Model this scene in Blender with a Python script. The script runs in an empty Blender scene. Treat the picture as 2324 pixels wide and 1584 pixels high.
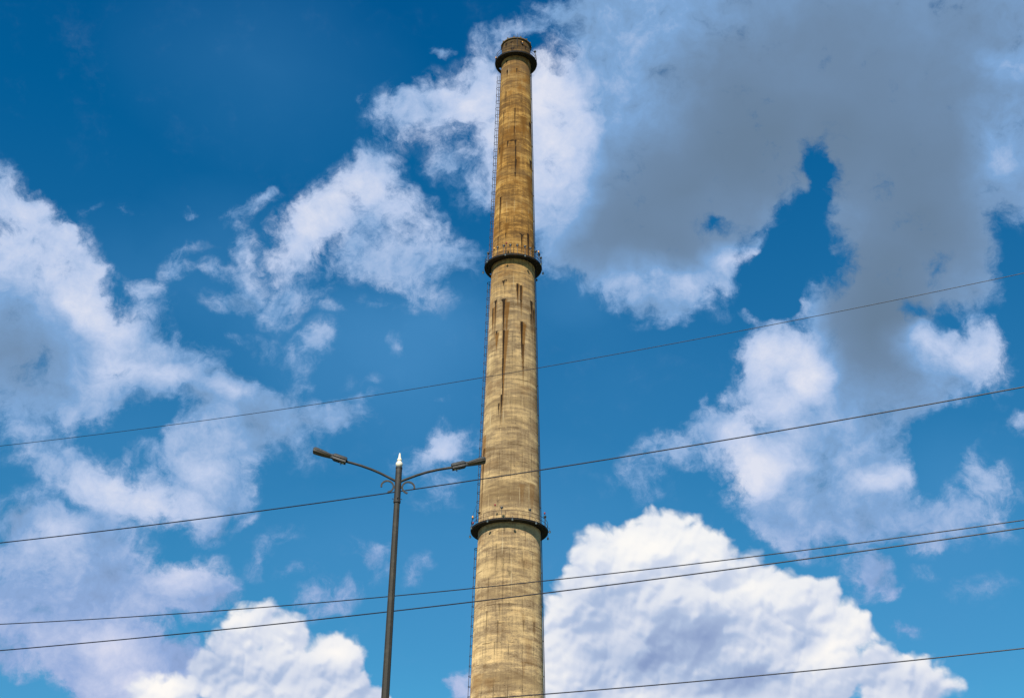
import bpy, bmesh, math, random
from math import sin, cos, tan, radians, pi, hypot, atan2, sqrt
from mathutils import Vector, Matrix
import numpy as np

SC = bpy.context.scene
COL = SC.collection

# ------------------------------------------------------------------ camera
PITCH, ROLL = radians(28.0), radians(0.81)
cam_d = bpy.data.cameras.new('camera')
cam_d.lens = 50.0; cam_d.sensor_width = 36.0
cam_d.clip_start = 0.1; cam_d.clip_end = 30000
cam = bpy.data.objects.new('camera', cam_d); COL.objects.link(cam)
FW = Vector((0, cos(PITCH), sin(PITCH)))
U0 = Vector((0, -sin(PITCH), cos(PITCH))); R0 = Vector((1, 0, 0))
RT = R0*cos(ROLL) + U0*sin(ROLL)
UP = U0*cos(ROLL) - R0*sin(ROLL)
m = Matrix((RT, UP, -FW)).transposed().to_4x4(); m.translation = (0, 0, 1.6)
cam.matrix_world = m
SC.camera = cam

# ------------------------------------------------------------------ exposure, sun
SC.view_settings.view_transform = 'Standard'
SC.view_settings.look = 'None'
SC.view_settings.gamma = 1.0
SC.view_settings.use_curve_mapping = False
EXPO = 0.45
SC.view_settings.exposure = EXPO
SUN_EL, SUN_AZ = radians(42), radians(195)      # azimuth clockwise from +Y
sdir = Vector((sin(SUN_AZ)*cos(SUN_EL), cos(SUN_AZ)*cos(SUN_EL), sin(SUN_EL)))
sl = bpy.data.lights.new('sun', 'SUN'); sl.energy = 5.0; sl.angle = radians(0.5); sl.color = (1.0, 0.92, 0.78)
so = bpy.data.objects.new('sun', sl); COL.objects.link(so)
so.rotation_euler = sdir.to_track_quat('Z', 'Y').to_euler()

SC.cycles.use_adaptive_sampling = True; SC.cycles.adaptive_threshold = 0.01; SC.cycles.adaptive_min_samples = 12
SC.cycles.max_bounces = 4; SC.cycles.diffuse_bounces = 2; SC.cycles.glossy_bounces = 2; SC.cycles.transmission_bounces = 0; SC.cycles.volume_bounces = 0

# ------------------------------------------------------------------ node helper
class NT:
    def __init__(s, tree): s.t = tree; s.k = 0
    def n(s, typ, **kw):
        nd = s.t.nodes.new(typ)
        for a, b in kw.items(): setattr(nd, a, b)
        s.k += 1; nd.location = ((s.k % 40)*180, -(s.k//40)*220)
        return nd
    def put(s, sock, v):
        if v is None: return
        if isinstance(v, bpy.types.NodeSocket): s.t.links.new(v, sock)
        else: sock.default_value = v
    def m(s, op, a, b=None, c=None, clamp=False):
        nd = s.n('ShaderNodeMath', operation=op, use_clamp=clamp)
        for i, v in enumerate((a, b, c)): s.put(nd.inputs[i], v)
        return nd.outputs[0]
    def v(s, op, a, b=None, out=0):
        nd = s.n('ShaderNodeVectorMath', operation=op)
        s.put(nd.inputs[0], a)
        if op == 'SCALE': s.put(nd.inputs[3], b)
        else: s.put(nd.inputs[1], b)
        return nd.outputs[out]
    def noise(s, vec, scale, detail=4, rough=0.5, dist=0.0, lac=2.0, color=False):
        nd = s.n('ShaderNodeTexNoise')
        s.put(nd.inputs['Vector'], vec); nd.inputs['Scale'].default_value = scale
        nd.inputs['Detail'].default_value = detail; nd.inputs['Roughness'].default_value = rough
        nd.inputs['Distortion'].default_value = dist; nd.inputs['Lacunarity'].default_value = lac
        return nd.outputs[1 if color else 0]
    def voro(s, vec, scale, detail=0, rough=0.5, smooth=None, lac=2.0):
        nd = s.n('ShaderNodeTexVoronoi')
        if smooth is not None: nd.feature = 'SMOOTH_F1'; nd.inputs['Smoothness'].default_value = smooth
        s.put(nd.inputs['Vector'], vec); nd.inputs['Scale'].default_value = scale
        nd.inputs['Detail'].default_value = detail; nd.inputs['Roughness'].default_value = rough
        nd.inputs['Lacunarity'].default_value = lac
        return nd.outputs['Distance']
    def ramp(s, fac, stops, interp='LINEAR'):
        nd = s.n('ShaderNodeValToRGB'); cr = nd.color_ramp; cr.interpolation = interp
        while len(cr.elements) < len(stops): cr.elements.new(0.5)
        for e, (p, c) in zip(cr.elements, stops):
            e.position = p; e.color = (*c[:3], 1)
        s.put(nd.inputs[0], fac)
        return nd.outputs[0]
    def mix(s, fac, a, b, mode='MIX'):
        nd = s.n('ShaderNodeMix', data_type='RGBA', blend_type=mode)
        s.put(nd.inputs[0], fac)
        s.put(nd.inputs[6], a if isinstance(a, bpy.types.NodeSocket) else (*a[:3], 1))
        s.put(nd.inputs[7], b if isinstance(b, bpy.types.NodeSocket) else (*b[:3], 1))
        return nd.outputs[2]
    def smooth(s, x, a, b):
        nd = s.n('ShaderNodeMapRange', interpolation_type='SMOOTHSTEP')
        s.put(nd.inputs[0], x); s.put(nd.inputs[1], a); s.put(nd.inputs[2], b)
        return nd.outputs[0]
    def blob(s, vec, cx, cy, rx, ry, rot=0):
        """elliptic cone min(|p|,1); vec is turned once per 15 degree step and shared by the blobs of that step (given in a row)"""
        k = int(round(rot/15)) % 12
        key = (vec.node.name, k)
        a = radians(15*k)
        if k == 0: tv = vec
        elif getattr(s, 'turned', (None,))[0] == key: tv = s.turned[1]
        else:
            cb = s.n('ShaderNodeCombineXYZ')
            s.put(cb.inputs[0], s.v('DOT_PRODUCT', vec, (cos(a), sin(a), 0), 1))
            s.put(cb.inputs[1], s.v('DOT_PRODUCT', vec, (-sin(a), cos(a), 0), 1))
            tv = cb.outputs[0]; s.turned = (key, tv)
        ux, uy = cx*cos(a)+cy*sin(a), -cx*sin(a)+cy*cos(a)
        q = s.n('ShaderNodeVectorMath', operation='MULTIPLY_ADD')
        s.put(q.inputs[0], tv); q.inputs[1].default_value = (1/rx, 1/ry, 0); q.inputs[2].default_value = (-ux/rx, -uy/ry, 0)
        return s.m('MINIMUM', s.v('LENGTH', q.outputs[0], out=1), 1.0)

def lin(*c):
    return tuple(((v/255)/12.92 if v/255 <= .04045 else ((v/255+.055)/1.055)**2.4) for v in c)

# ------------------------------------------------------------------ sky: Nishita with clouds laid out by direction
# The clouds are placed on a stereographic chart of the sky (azimuth 0, elevation 28 at its centre), 1 unit = about 17.5 degrees
FPX = 50/36*2324
def chart(x, y):
    d = (FW*FPX + RT*(x-1162) - UP*(y-792)).normalized()
    s = 2*FPX/1000/(1+d.dot(FW))
    return d.dot(RT)*s, d.dot(UP)*s

world = bpy.data.worlds.new('World'); SC.world = world; world.use_nodes = True
wt = world.node_tree; wt.nodes.clear(); N = NT(wt)
geo = N.n('ShaderNodeNewGeometry')
DIR = N.v('NORMALIZE', N.v('SCALE', geo.outputs['Incoming'], -1.0))
sky = N.n('ShaderNodeTexSky'); sky.sky_type = 'NISHITA'; sky.sun_disc = False
sky.sun_elevation = SUN_EL; sky.sun_rotation = SUN_AZ; sky.air_density = 1.0; sky.dust_density = 0.3; sky.ozone_density = 2.5
da = N.v('DOT_PRODUCT', DIR, tuple(FW), 1); db = N.v('DOT_PRODUCT', DIR, tuple(RT), 1); dc = N.v('DOT_PRODUCT', DIR, tuple(UP), 1)
kk = N.m('DIVIDE', 2*FPX/1000, N.m('ADD', da, 1.0001))
cx = N.n('ShaderNodeCombineXYZ'); N.put(cx.inputs[0], N.m('MULTIPLY', db, kk)); N.put(cx.inputs[1], N.m('MULTIPLY', dc, kk))
P = cx.outputs[0]
WS = 0.1                                        # world background strength
def field(N_, vec, blobs, start=0.0):
    acc = start + sum(b[5] for b in blobs)
    N_.turned = (None, None)
    for b in sorted(blobs, key=lambda b: int(round(-b[4]/15)) % 12):
        u, v_ = chart(b[0], b[1])
        acc = N_.m('MULTIPLY_ADD', N_.blob(vec, u, v_, b[2]/1000, b[3]/1000, -b[4]), -b[5], acc)
    return acc

# wispy mid clouds and the big grey mass: x, y, rx, ry, rot(clockwise), weight
A = [
 # beside the chimney top
 (1105,150,70,95,0,.9),(1050,230,150,110,-20,1.0),(1115,330,90,150,0,.9),(970,240,120,75,0,.8),(905,235,110,70,-20,.38),(880,300,80,70,0,.33),
 (1085,440,80,75,0,.5),(1010,360,70,70,0,.4),(1000,108,26,16,0,.5),(1160,75,90,30,0,.4),(1225,75,60,70,30,.35),
 # diagonal bright cloud
 (850,385,90,75,0,1.0),(770,450,150,75,-38,1.1),(680,540,130,75,-52,1.05),(915,480,150,75,42,1.1),(985,575,120,70,20,.6),(870,600,200,60,0,.5),(950,650,140,60,10,.4),(660,620,60,90,20,.5),(1040,600,80,60,0,.35),(800,560,110,80,0,.5),(830,500,95,70,0,.55),
 # scattered wisps
 (590,465,80,26,-15,.42),(555,550,38,50,0,.58),(550,490,42,34,0,.45),(400,598,55,45,0,.55),(410,560,80,18,-8,.28),(488,605,50,28,30,.42),(552,640,45,80,0,.55),(520,680,80,40,-10,.48),(625,690,90,60,30,.50),(715,650,50,60,20,.38),(700,800,95,55,-25,.50),(735,760,50,50,0,.4),(900,772,26,36,20,.32),(268,487,22,16,-30,.4),(300,570,50,22,0,.28),(590,780,60,40,0,.28),(820,860,60,25,-20,.25),
 # left mass
 (15,420,70,60,20,.55),(40,470,90,40,0,.4),(50,540,130,130,0,1.3),(90,470,40,50,0,.4),(120,620,170,140,0,1.3),(182,620,45,75,10,.6),(230,705,110,62,30,1.0),(40,760,220,200,0,1.4),(335,700,75,75,0,.5),(330,650,60,34,0,.28),(190,820,190,130,0,1.2),(290,830,160,110,0,1.1),(400,850,110,60,10,.85),(80,930,200,90,0,.55),(230,905,100,80,0,.55),(330,790,100,60,0,.6),(40,1000,120,60,0,.35),(455,800,70,55,30,.40),(85,828,50,60,20,-.8),(330,945,110,70,0,-.55),(300,560,90,70,0,-.5),(470,740,80,60,0,-.4),
 # middle left
 (520,885,120,55,10,1.15),(620,915,140,60,5,.9),(490,960,120,110,0,1.25),(560,980,140,80,-20,.75),(700,955,140,60,0,.5),(775,950,90,60,0,.55),(490,1050,120,130,0,1.25),(420,1080,160,80,20,1.05),(330,1140,190,60,8,1.2),(200,1090,140,80,35,.9),(150,1050,110,70,0,.7),(470,1140,100,110,20,.7),(480,1200,60,40,0,.5),(400,1000,80,50,0,.5),(380,960,40,30,0,.35),(690,1030,80,60,0,.3),
 # small cloud left of the chimney, wisps low
 (975,1020,110,55,-15,.85),(1035,1000,70,45,-20,.6),(1000,985,40,50,0,.5),(960,1065,70,50,0,.4),(1000,1110,90,60,-40,.3),
 (835,1282,80,50,35,.5),(740,1365,110,55,-10,.5),(950,1300,30,60,25,.38),(600,1265,40,70,20,.34),(650,1205,60,40,0,.28),(850,1260,50,20,-10,.2),
 # lower left bank
 (60,1200,160,110,0,.85),(120,1250,190,110,0,.8),(110,1190,90,60,0,.55),(250,1250,150,90,10,.7),(80,1330,210,110,0,1.0),(210,1330,190,110,0,1.0),(60,1430,220,120,0,1.0),(260,1430,220,110,0,.9),(430,1310,130,75,0,1.2),(400,1350,160,70,0,.8),(490,1340,90,60,20,.5),(60,1500,150,50,0,.35),(250,1510,130,120,0,1.5),(420,1540,110,90,0,.9),(60,1570,150,60,0,-.5),(330,1500,220,60,0,.55),(280,1550,200,90,0,.5),(240,1200,60,80,0,.4),
 # great mass right of the chimney
 (1260,220,90,120,20,.7),(1370,90,130,200,-5,1.0),(1290,330,170,260,0,1.4),(1400,250,230,330,0,1.3),(1600,180,420,330,0,1.6),(1900,120,520,330,0,1.6),(2200,150,400,400,0,1.6),(1550,430,420,230,0,1.7),(1290,480,120,160,0,.9),(1420,590,230,120,10,1.1),(1600,560,170,90,-20,.6),(1480,650,130,110,20,.85),(1550,650,140,90,10,.7),(1660,600,110,65,10,.95),(1690,560,60,40,0,.5),(1720,470,150,90,-35,.6),(1530,720,60,60,40,.45),(1320,600,110,60,30,.4),(1240,600,70,60,30,.25),
 (2080,450,260,330,0,1.7),(2000,600,200,260,0,1.5),(2180,560,180,200,0,.9),(1960,740,170,150,0,1.3),(1870,620,40,110,10,.8),(1860,650,70,60,0,.5),(2260,400,140,260,0,.8),(2250,620,80,90,0,.3),(2210,680,90,60,0,.4),(1880,560,24,50,0,.3),(2290,540,90,60,0,.2),
 # blue gap in the mass
 (1852,365,42,70,-10,-1.3),(1890,385,40,40,40,-.9),(1862,420,34,60,0,-.78),(1838,495,95,130,12,-1.35),(1885,600,80,90,0,-1.45),(1770,600,130,95,-20,-1.35),(1730,515,85,45,-38,-.8),(1640,515,55,28,0,-.9),(1800,690,90,80,0,-1.3),(1730,655,80,40,-10,-.7),(2290,530,75,80,10,-1.1),(2300,600,70,80,0,-1.1),(2130,615,50,60,0,-1.0),(2130,720,90,60,0,-1.0),(2060,705,60,30,0,-.5),(2155,748,60,38,10,-.7),(1570,760,90,60,0,-.4),(1260,120,60,80,10,-1.0),(1200,110,40,30,0,-.5),(2290,730,60,80,0,-.8),
 # feathery fragments in the clear parts
 (430,480,40,14,-20,.36),(620,450,40,16,-25,.4),(640,545,36,30,0,.4),(760,700,50,20,10,.34),(520,760,40,24,20,.34),(350,905,40,24,0,.3),(870,690,60,24,15,.3),(820,900,50,18,-10,.34),(1000,900,40,16,0,.26),(700,870,50,20,0,.34),(330,1000,50,20,10,.36),(560,1170,50,20,-30,.3),(680,1300,60,24,0,.3),(1700,700,40,16,30,.4),(2160,960,40,20,0,.3),(2080,1240,90,20,0,.3),(1980,1290,40,50,20,.5),(2010,1340,30,40,10,.45),(2060,1420,50,16,0,.3),(1250,30,40,20,0,.4),(1290,60,30,26,0,.4),(820,215,26,16,0,.34),(210,480,30,14,-30,.3),(150,520,26,16,0,.3),
 # the bright tower right of centre
 (1800,720,110,50,-20,.6),(1760,800,120,90,0,1.1),(1850,830,170,130,0,1.2),(2130,780,130,80,20,1.1),(2230,800,90,110,0,1.1),(2265,750,36,80,10,.8),(2080,770,90,70,0,.7),(1950,900,230,150,0,1.3),(2120,870,170,110,0,1.2),(1780,930,150,140,0,1.1),(1630,975,70,55,0,.8),(1784,709,60,40,-20,.5),(1704,790,40,50,0,.6),(1620,1010,120,80,-10,.7),(1750,1080,160,120,20,1.1),(1530,1030,90,50,10,.45),(1460,1080,70,80,0,.48),(1500,1000,60,30,0,.3),(1900,1060,200,150,0,1.2),(2000,1090,120,90,0,1.0),(1860,1170,140,90,0,.9),(1990,1180,200,80,10,.8),(2130,1170,110,50,15,.5),(1650,910,36,26,0,.6),(1590,920,14,40,0,.35),(1740,1170,80,60,30,.5),(1690,870,50,80,0,.4),(2150,990,80,140,0,-1.0),(2100,1060,60,80,0,-.8),(1820,1230,80,50,0,.4),(1950,1250,80,60,0,.3),
 # right edge
 (2190,1040,60,60,0,.65),(2240,1110,110,90,20,.6),(2320,960,40,50,0,.7),(2160,1200,200,60,0,.35),(1960,1310,60,80,20,.5),(2060,1420,60,24,0,.22),(2100,1300,60,20,0,.18),(1380,1100,60,40,0,.1),(2240,1340,130,40,0,.15),
 # small cloud at the chimney's foot
 (1050,1565,50,50,0,1.0),
]
# brightness of that layer
BR = [
 (285,1540,110,70,0,.5),(250,1465,80,50,0,.45),
 (1050,230,230,140,-20,.55),(1120,330,100,190,0,.45),(1255,330,130,260,0,.95),(1230,180,80,100,0,.4),
 (700,520,200,90,-48,.65),(830,400,90,70,0,.5),(920,490,170,70,42,.45),(780,450,60,50,0,.3),
 (50,520,170,150,0,.75),(150,610,120,120,20,.45),(230,710,110,60,25,.6),(270,830,130,70,-15,.45),(390,850,70,40,0,.4),(20,800,230,140,0,-.35),
 (520,885,90,30,8,.4),(340,1140,170,60,8,.75),(480,1060,130,110,0,.3),(190,1090,120,60,35,.35),(990,1010,90,50,-15,.35),(470,970,100,70,0,.15),
 (120,1200,80,60,0,.5),(430,1300,120,60,0,.65),(110,1270,160,80,0,.3),(1050,1560,60,60,0,.4),(60,1420,240,120,0,.1),(260,1430,260,120,0,.1),
 (1480,620,110,80,20,.4),(1580,650,90,60,0,.3),(1665,590,90,40,8,.65),(1420,650,80,50,0,.2),
 (1852,852,60,50,0,.4),(1727,1080,80,50,-30,.5),(2023,1091,60,35,0,.4),(2080,755,50,40,0,.4),(1750,800,110,70,-10,.6),(1850,830,80,100,0,.5),(2100,790,120,70,20,.7),(2230,790,90,110,0,.6),(1680,1000,70,50,0,.4),(1720,1060,110,70,-30,.65),(1780,920,130,60,-20,.25),(2000,1080,90,40,-20,.4),(1880,1020,200,120,0,.15),(2020,930,130,120,0,-.08),
 (1560,420,430,200,-10,-.75),(1500,560,280,120,0,-.35),(1900,150,430,330,0,-.62),(2080,480,280,380,0,-.72),(1980,740,140,200,0,-.75),(2250,330,80,160,0,.35),(1480,110,240,180,0,.12),(1600,170,180,120,0,-.22),(2200,60,200,120,0,-.12),(2270,150,70,50,0,.35),(1750,300,200,150,0,-.2),
]
# crisp cumulus banks: discs x, y, r; their broad shading; the faint veil
CU = [
 (1500,1245,95),(1430,1255,88),(1360,1275,78),(1330,1330,80),(1300,1420,78),(1275,1500,90),(1560,1270,95),(1620,1300,95),(1680,1330,85),(1480,1350,140),(1600,1420,150),(1400,1450,150),(1740,1360,75),(1800,1375,72),(1860,1370,62),(1760,1450,120),(1900,1440,75),(1950,1440,50),(1870,1520,110),(1980,1520,70),(2040,1535,62),(2110,1545,68),(2150,1550,45),(1400,1560,150),(1600,1560,160),(1760,1570,130),(2050,1600,100),(1255,1580,60),(1270,1395,50),(1700,1275,40),
 (560,1440,70),(520,1465,50),(600,1400,40),(655,1425,42),(540,1400,26),(640,1470,85),(720,1500,70),(770,1500,68),(700,1570,110),(560,1550,110),(800,1560,55),(840,1585,40),(770,1455,36),(480,1540,70),(400,1575,60),
 (345,1565,42),(330,1600,60),
]
SH = [(1500,1480,420,130,8,-.16),(1380,1360,110,80,0,-.08),(1750,1440,120,60,20,-.12),(1487,1236,230,110,0,.22),(1687,1331,80,60,0,.16),(1682,1461,80,55,0,.20),(1287,1516,90,55,0,.20),(1247,1386,60,60,0,.22),(1887,1481,160,80,0,.22),(1942,1406,110,70,0,.18),(2112,1486,110,50,0,.16),(1462,1561,100,45,0,.2),(1412,1441,110,60,0,.08),(1600,1445,170,70,0,-.26),(1442,1505,170,70,0,-.28),(2037,1551,140,60,0,-.22),(1552,1331,150,60,0,-.08),(1712,1541,120,60,0,-.3),(1350,1320,90,70,0,-.05),(1837,1456,50,40,0,-.4),(1590,1570,200,50,0,-.25),(1330,1570,90,40,0,-.25),(540,1396,70,50,0,.25),(590,1441,70,40,0,.12),(645,1431,60,30,0,.15),(765,1481,60,50,0,.2),(370,1556,80,60,0,.3),(470,1500,90,70,0,-.25),(690,1540,140,60,0,-.28),(560,1530,120,50,0,-.15),(830,1550,60,50,0,-.1)]
VE = [(620,720,330,200,30,.35),(300,620,250,160,20,.2),(1330,700,160,120,0,.15),(2180,1150,220,200,0,.4),(700,1250,300,150,0,.25),(500,500,200,120,0,.15),(600,150,400,260,20,.22),(1400,850,350,250,0,.12),(900,850,330,240,0,.55),(1162,1300,520,330,0,.45),(2150,1400,400,250,0,.35),(1000,720,300,160,0,.4),(300,1000,500,250,0,.2),(60,1540,300,120,0,.3),(1300,640,120,120,0,.3)]

# rounded towers standing in front of one another inside the banks: two tiers of discs
T1 = [(1300,1480,90),(1410,1505,75),(1690,1400,95),(1760,1475,75),(1880,1520,88),(1960,1475,68),(2110,1548,76),(1560,1425,112),(1440,1290,85),(1530,1235,72),(1360,1265,62),(1800,1365,60),(1640,1300,60),(1270,1400,50),(1870,1390,55),
      (600,1500,80),(775,1530,70),(520,1505,60),(690,1565,92),(540,1425,45),(650,1440,45)]
T2 = [(1290,1582,76),(1460,1622,92),(1692,1502,55),(1800,1562,82),(1600,1602,90),(1900,1600,110),(1230,1470,50),(1480,1370,60),(1620,1385,50),(2030,1575,70),(1330,1400,50),(1480,1270,40),(1730,1350,38),(1350,1330,40),(1420,1235,35),(1570,1280,38),
      (370,1600,70),(565,1600,82),(765,1612,72),(640,1500,50),(560,1460,36),(720,1490,40),(480,1580,60)]

# ---- warped coordinates and noises shared by all parts of the sky
wn = N.v('SUBTRACT', N.noise(P, 5.0, 3, 0.6, color=True), (.5, .5, .5))
wn2 = N.v('SUBTRACT', N.noise(P, 22.0, 4, 0.6, color=True), (.5, .5, .5))
PW = N.v('ADD', N.v('ADD', P, N.v('SCALE', wn, 0.11)), N.v('SCALE', wn2, 0.045))
PS = N.v('ADD', P, N.v('SCALE', wn, 0.09))
nA = N.noise(PW, 9.0, 8, 0.70)
nA2 = N.noise(PW, 2.6, 3, 0.5)
nF = N.noise(PS, 15.0, 5, 0.62)
low = N.smooth(N.v('DOT_PRODUCT', P, (0, 1, 0), 1), -0.25, -0.75)
r_out = N.smooth(N.v('LENGTH', P, out=1), 1.45, 1.75)
nOut = N.m('MULTIPLY', r_out, N.m('MULTIPLY', N.m('SUBTRACT', N.noise(P, 1.6, 3, 0.5), 0.50), 6.0))
# clear sky: Nishita, deepened
NS = N.v('SCALE', sky.outputs[0], WS)
clear0 = N.v('MAXIMUM', N.v('ADD', N.v('MULTIPLY', NS, (.47, 1.05, 1.03)), (-.0385, -.043, .029)), (0.0005, .03, .1))
clear0 = N.mix(N.smooth(N.v('DOT_PRODUCT', DIR, (0, 0, 1), 1), .21, .02), clear0, lin(150,186,216))      # pale towards the horizon

SHARED = [('P', 'Vector', P), ('PW', 'Vector', PW), ('PS', 'Vector', PS), ('nA', 'Float', nA), ('nA2', 'Float', nA2), ('nF', 'Float', nF), ('low', 'Float', low), ('nOut', 'Float', nOut), ('clear', 'Color', clear0)]
cell_n = [0]; TW = 1.15
def sky_cell(name, box):
    """one part of the sky; box = (u0, u1, v0, v1) on the chart, it only carries the clouds that reach into it"""
    def reach(b, mg):
        u, v_ = chart(b[0], b[1])
        if len(b) > 3:
            a = radians(-b[4]); rx, ry = b[2]/1000, b[3]/1000
            ex, ey = hypot(rx*cos(a), ry*sin(a)), hypot(rx*sin(a), ry*cos(a))
            # blob axes are turned in steps of 15 degrees
            ex *= 1.12; ey *= 1.12
        else: ex = ey = b[2]/1000
        return u+ex+mg > box[0] and u-ex-mg < box[1] and v_+ey+mg > box[2] and v_-ey-mg < box[3]
    tr = bpy.data.node_groups.new(name, 'ShaderNodeTree')
    for nm, ty, _ in SHARED: tr.interface.new_socket(nm, in_out='INPUT', socket_type='NodeSocket'+ty)
    tr.interface.new_socket('Color', in_out='OUTPUT', socket_type='NodeSocketColor')
    G = NT(tr); gi = G.n('NodeGroupInput'); S = {nm: gi.outputs[i] for i, (nm, _, _) in enumerate(SHARED)}
    # a hair's offset per part keeps the renderer from merging the parts' nodes, so that it evaluates only the part it needs
    cell_n[0] += 1; e_ = (2e-6*cell_n[0], 0, 0)
    for nm in ('P', 'PW', 'PS'): S[nm] = G.v('ADD', S[nm], e_)
    for nm in ('nA', 'nA2', 'nF'): S[nm] = G.m('ADD', S[nm], e_[0])
    pos = [tuple(b[:5])+(b[5]*(1.28 if b[5] < .6 else 1.0),) for b in A if b[5] > 0 and reach(b, .07)]; neg = [tuple(b[:5])+(-b[5],) for b in A if b[5] < 0 and reach(b, .07)]
    cov = G.m('MINIMUM', field(G, S['PW'], pos), 1.15) if pos else 0.0
    if neg: cov = G.m('SUBTRACT', cov, G.m('MINIMUM', field(G, S['PW'], neg), 1.9))
    cov = G.m('ADD', cov, S['nOut'])
    a_ = G.m('SUBTRACT', S['nA'], .5); a2_ = G.m('SUBTRACT', S['nA2'], .5); f_ = G.m('SUBTRACT', S['nF'], .5)
    nz = G.m('ADD', G.m('MULTIPLY', a_, 2.5), G.m('ADD', G.m('MULTIPLY', a2_, .35), G.m('MULTIPLY', f_, 1.3)))
    dA = G.m('MULTIPLY_ADD', nz, G.smooth(cov, -.12, .32), cov)
    alphaA = G.smooth(dA, 0.0, 0.95)
    br = field(G, S['PS'], [b for b in BR if reach(b, .06)], 0.0)
    br = G.m('MULTIPLY_ADD', G.m('TANH', G.m('MULTIPLY', br, 1.5)), .46, .50)
    tex = G.m('ADD', G.m('MULTIPLY', f_, .55), G.m('ADD', G.m('MULTIPLY', a_, .45), G.m('MULTIPLY', a2_, .35)))
    br = G.m('MULTIPLY_ADD', G.smooth(br, .12, .62), tex, G.m('MULTIPLY_ADD', a2_, .28, br))
    br = G.m('MAXIMUM', br, 0.0)
    colA = G.ramp(br, [(0.0, lin(99,121,143)), (0.22, lin(110,137,168)), (0.5, lin(126,166,212)), (0.75, lin(186,203,234)), (1.0, lin(222,226,241))])
    if box[2] < -.2:
        colA = G.mix(G.m('MULTIPLY', S['low'], .6), colA, G.ramp(br, [(0.0, lin(120,140,185)), (0.5, lin(160,176,222)), (1.0, lin(226,224,240))]))
    ve = [b for b in VE if reach(b, .06)]
    clear = S['clear']
    if ve:
        veil = G.m('MULTIPLY', field(G, S['PS'], ve, 0.0), G.m('MULTIPLY_ADD', S['nA2'], .8, .6))
        clear = G.mix(veil, clear, lin(78,146,201))
    c = G.mix(alphaA, clear, colA)
    cu = [b for b in CU if reach(b, .09)]
    if cu:
        def height(vec):
            Q = G.v('ADD', vec, G.v('SCALE', G.v('SUBTRACT', G.noise(vec, 11.0, 3, 0.5, color=True), (.5, .5, .5)), 0.050))
            acc = None
            for (x, y, r) in cu:
                u, v_ = chart(x, y)
                val = G.m('SUBTRACT', r/1000, G.v('DISTANCE', Q, (u, v_, 0), 1))
                acc = val if acc is None else G.m('SMOOTH_MAX', acc, val, 0.012)
            b1 = G.m('SUBTRACT', .5, G.voro(Q, 17.0, 1, 0.5, smooth=.5, lac=2.3))
            b2 = G.m('SUBTRACT', .5, G.voro(Q, 8.0, 0, 0.5, smooth=.6))
            b0 = G.m('SUBTRACT', .5, G.voro(Q, 4.2, 0, 0.5, smooth=.5))
            b3 = G.m('SUBTRACT', .5, G.voro(Q, 34.0, 2, 0.55, smooth=.3, lac=2.1))
            D_ = G.m('ADD', acc, G.m('ADD', G.m('MULTIPLY_ADD', b3, .012, G.m('MULTIPLY_ADD', b1, .034, .013)), G.m('MULTIPLY', b2, .040)))
            tower = 0.0
            for tier, cut in ((T1, .060), (T2, .045)):
                a3 = None
                for b in tier:
                    if not reach(b, .06): continue
                    u, v_ = chart(*b[:2])
                    val = G.m('SUBTRACT', b[2]/1000, G.v('DISTANCE', Q, (u, v_, 0), 1))
                    a3 = val if a3 is None else G.m('MAXIMUM', a3, val)
                if a3 is not None:
                    a3 = G.m('ADD', a3, G.m('MULTIPLY_ADD', b1, .018, G.m('MULTIPLY', b2, .035)))
                    tower = G.m('MULTIPLY_ADD', G.m('SMOOTH_MIN', G.m('SMOOTH_MAX', a3, 0.0, .02), cut, .02), TW, tower)
            H_ = G.m('ADD', G.m('MULTIPLY_ADD', G.m('MINIMUM', acc, .09), .55, tower), G.m('ADD', G.m('MULTIPLY_ADD', b3, .008, G.m('MULTIPLY', b1, .026)), G.m('ADD', G.m('MULTIPLY', b2, .12), G.m('MULTIPLY', b0, .20))))
            return D_, H_
        dB, h0 = height(S['P']); _, h1 = height(G.v('ADD', S['P'], (-0.005, 0.010, 0)))
        relief = G.m('MULTIPLY', G.m('SUBTRACT', h0, h1), 38.0)
        brB = field(G, S['P'], [b for b in SH if reach(b, .02)], 0.58)
        brB = G.m('ADD', G.m('MULTIPLY_ADD', G.m('TANH', G.m('MULTIPLY', relief, 1.25)), .22, brB), G.m('ADD', G.m('MULTIPLY', a_, .20), G.m('MULTIPLY', a2_, .45)))
        colB = G.ramp(brB, [(0.0, lin(136,158,200)), (0.3, lin(172,191,222)), (0.52, lin(206,216,235)), (0.74, lin(232,236,243)), (1.0, lin(254,252,248))])
        colB = G.mix(G.m('MULTIPLY', S['low'], .35), colB, G.mix(1.0, colB, (1.04, .985, .97), 'MULTIPLY'))
        alphaB = G.smooth(dB, 0.0, G.m('MULTIPLY_ADD', S['nA2'], 0.03, 0.010))
        c = G.mix(alphaB, c, colB)
    go = G.n('NodeGroupOutput'); G.put(go.inputs[0], c)
    g = N.n('ShaderNodeGroup'); g.node_tree = tr
    for i, (_, _, s_) in enumerate(SHARED): N.put(g.inputs[i], s_)
    bg = N.n('ShaderNodeBackground'); N.put(bg.inputs[0], N.v('SCALE', g.outputs[0], 2**-EXPO/WS)); bg.inputs[1].default_value = WS
    return bg.outputs[0]
def pick(coord, at, lo_sh, hi_sh):
    """binary choice between two parts of the sky (identical along the cut)"""
    mx = N.n('ShaderNodeMixShader'); N.put(mx.inputs[0], N.m('GREATER_THAN', coord, at)); N.put(mx.inputs[1], lo_sh); N.put(mx.inputs[2], hi_sh)
    return mx.outputs[0]
sepP = N.n('ShaderNodeSeparateXYZ'); N.put(sepP.inputs[0], P)
US = [-9, -.80, -.40, 0.0, .40, .80, 9]; VS = [-9, -.36, .10, 9]
cols = []
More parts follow.
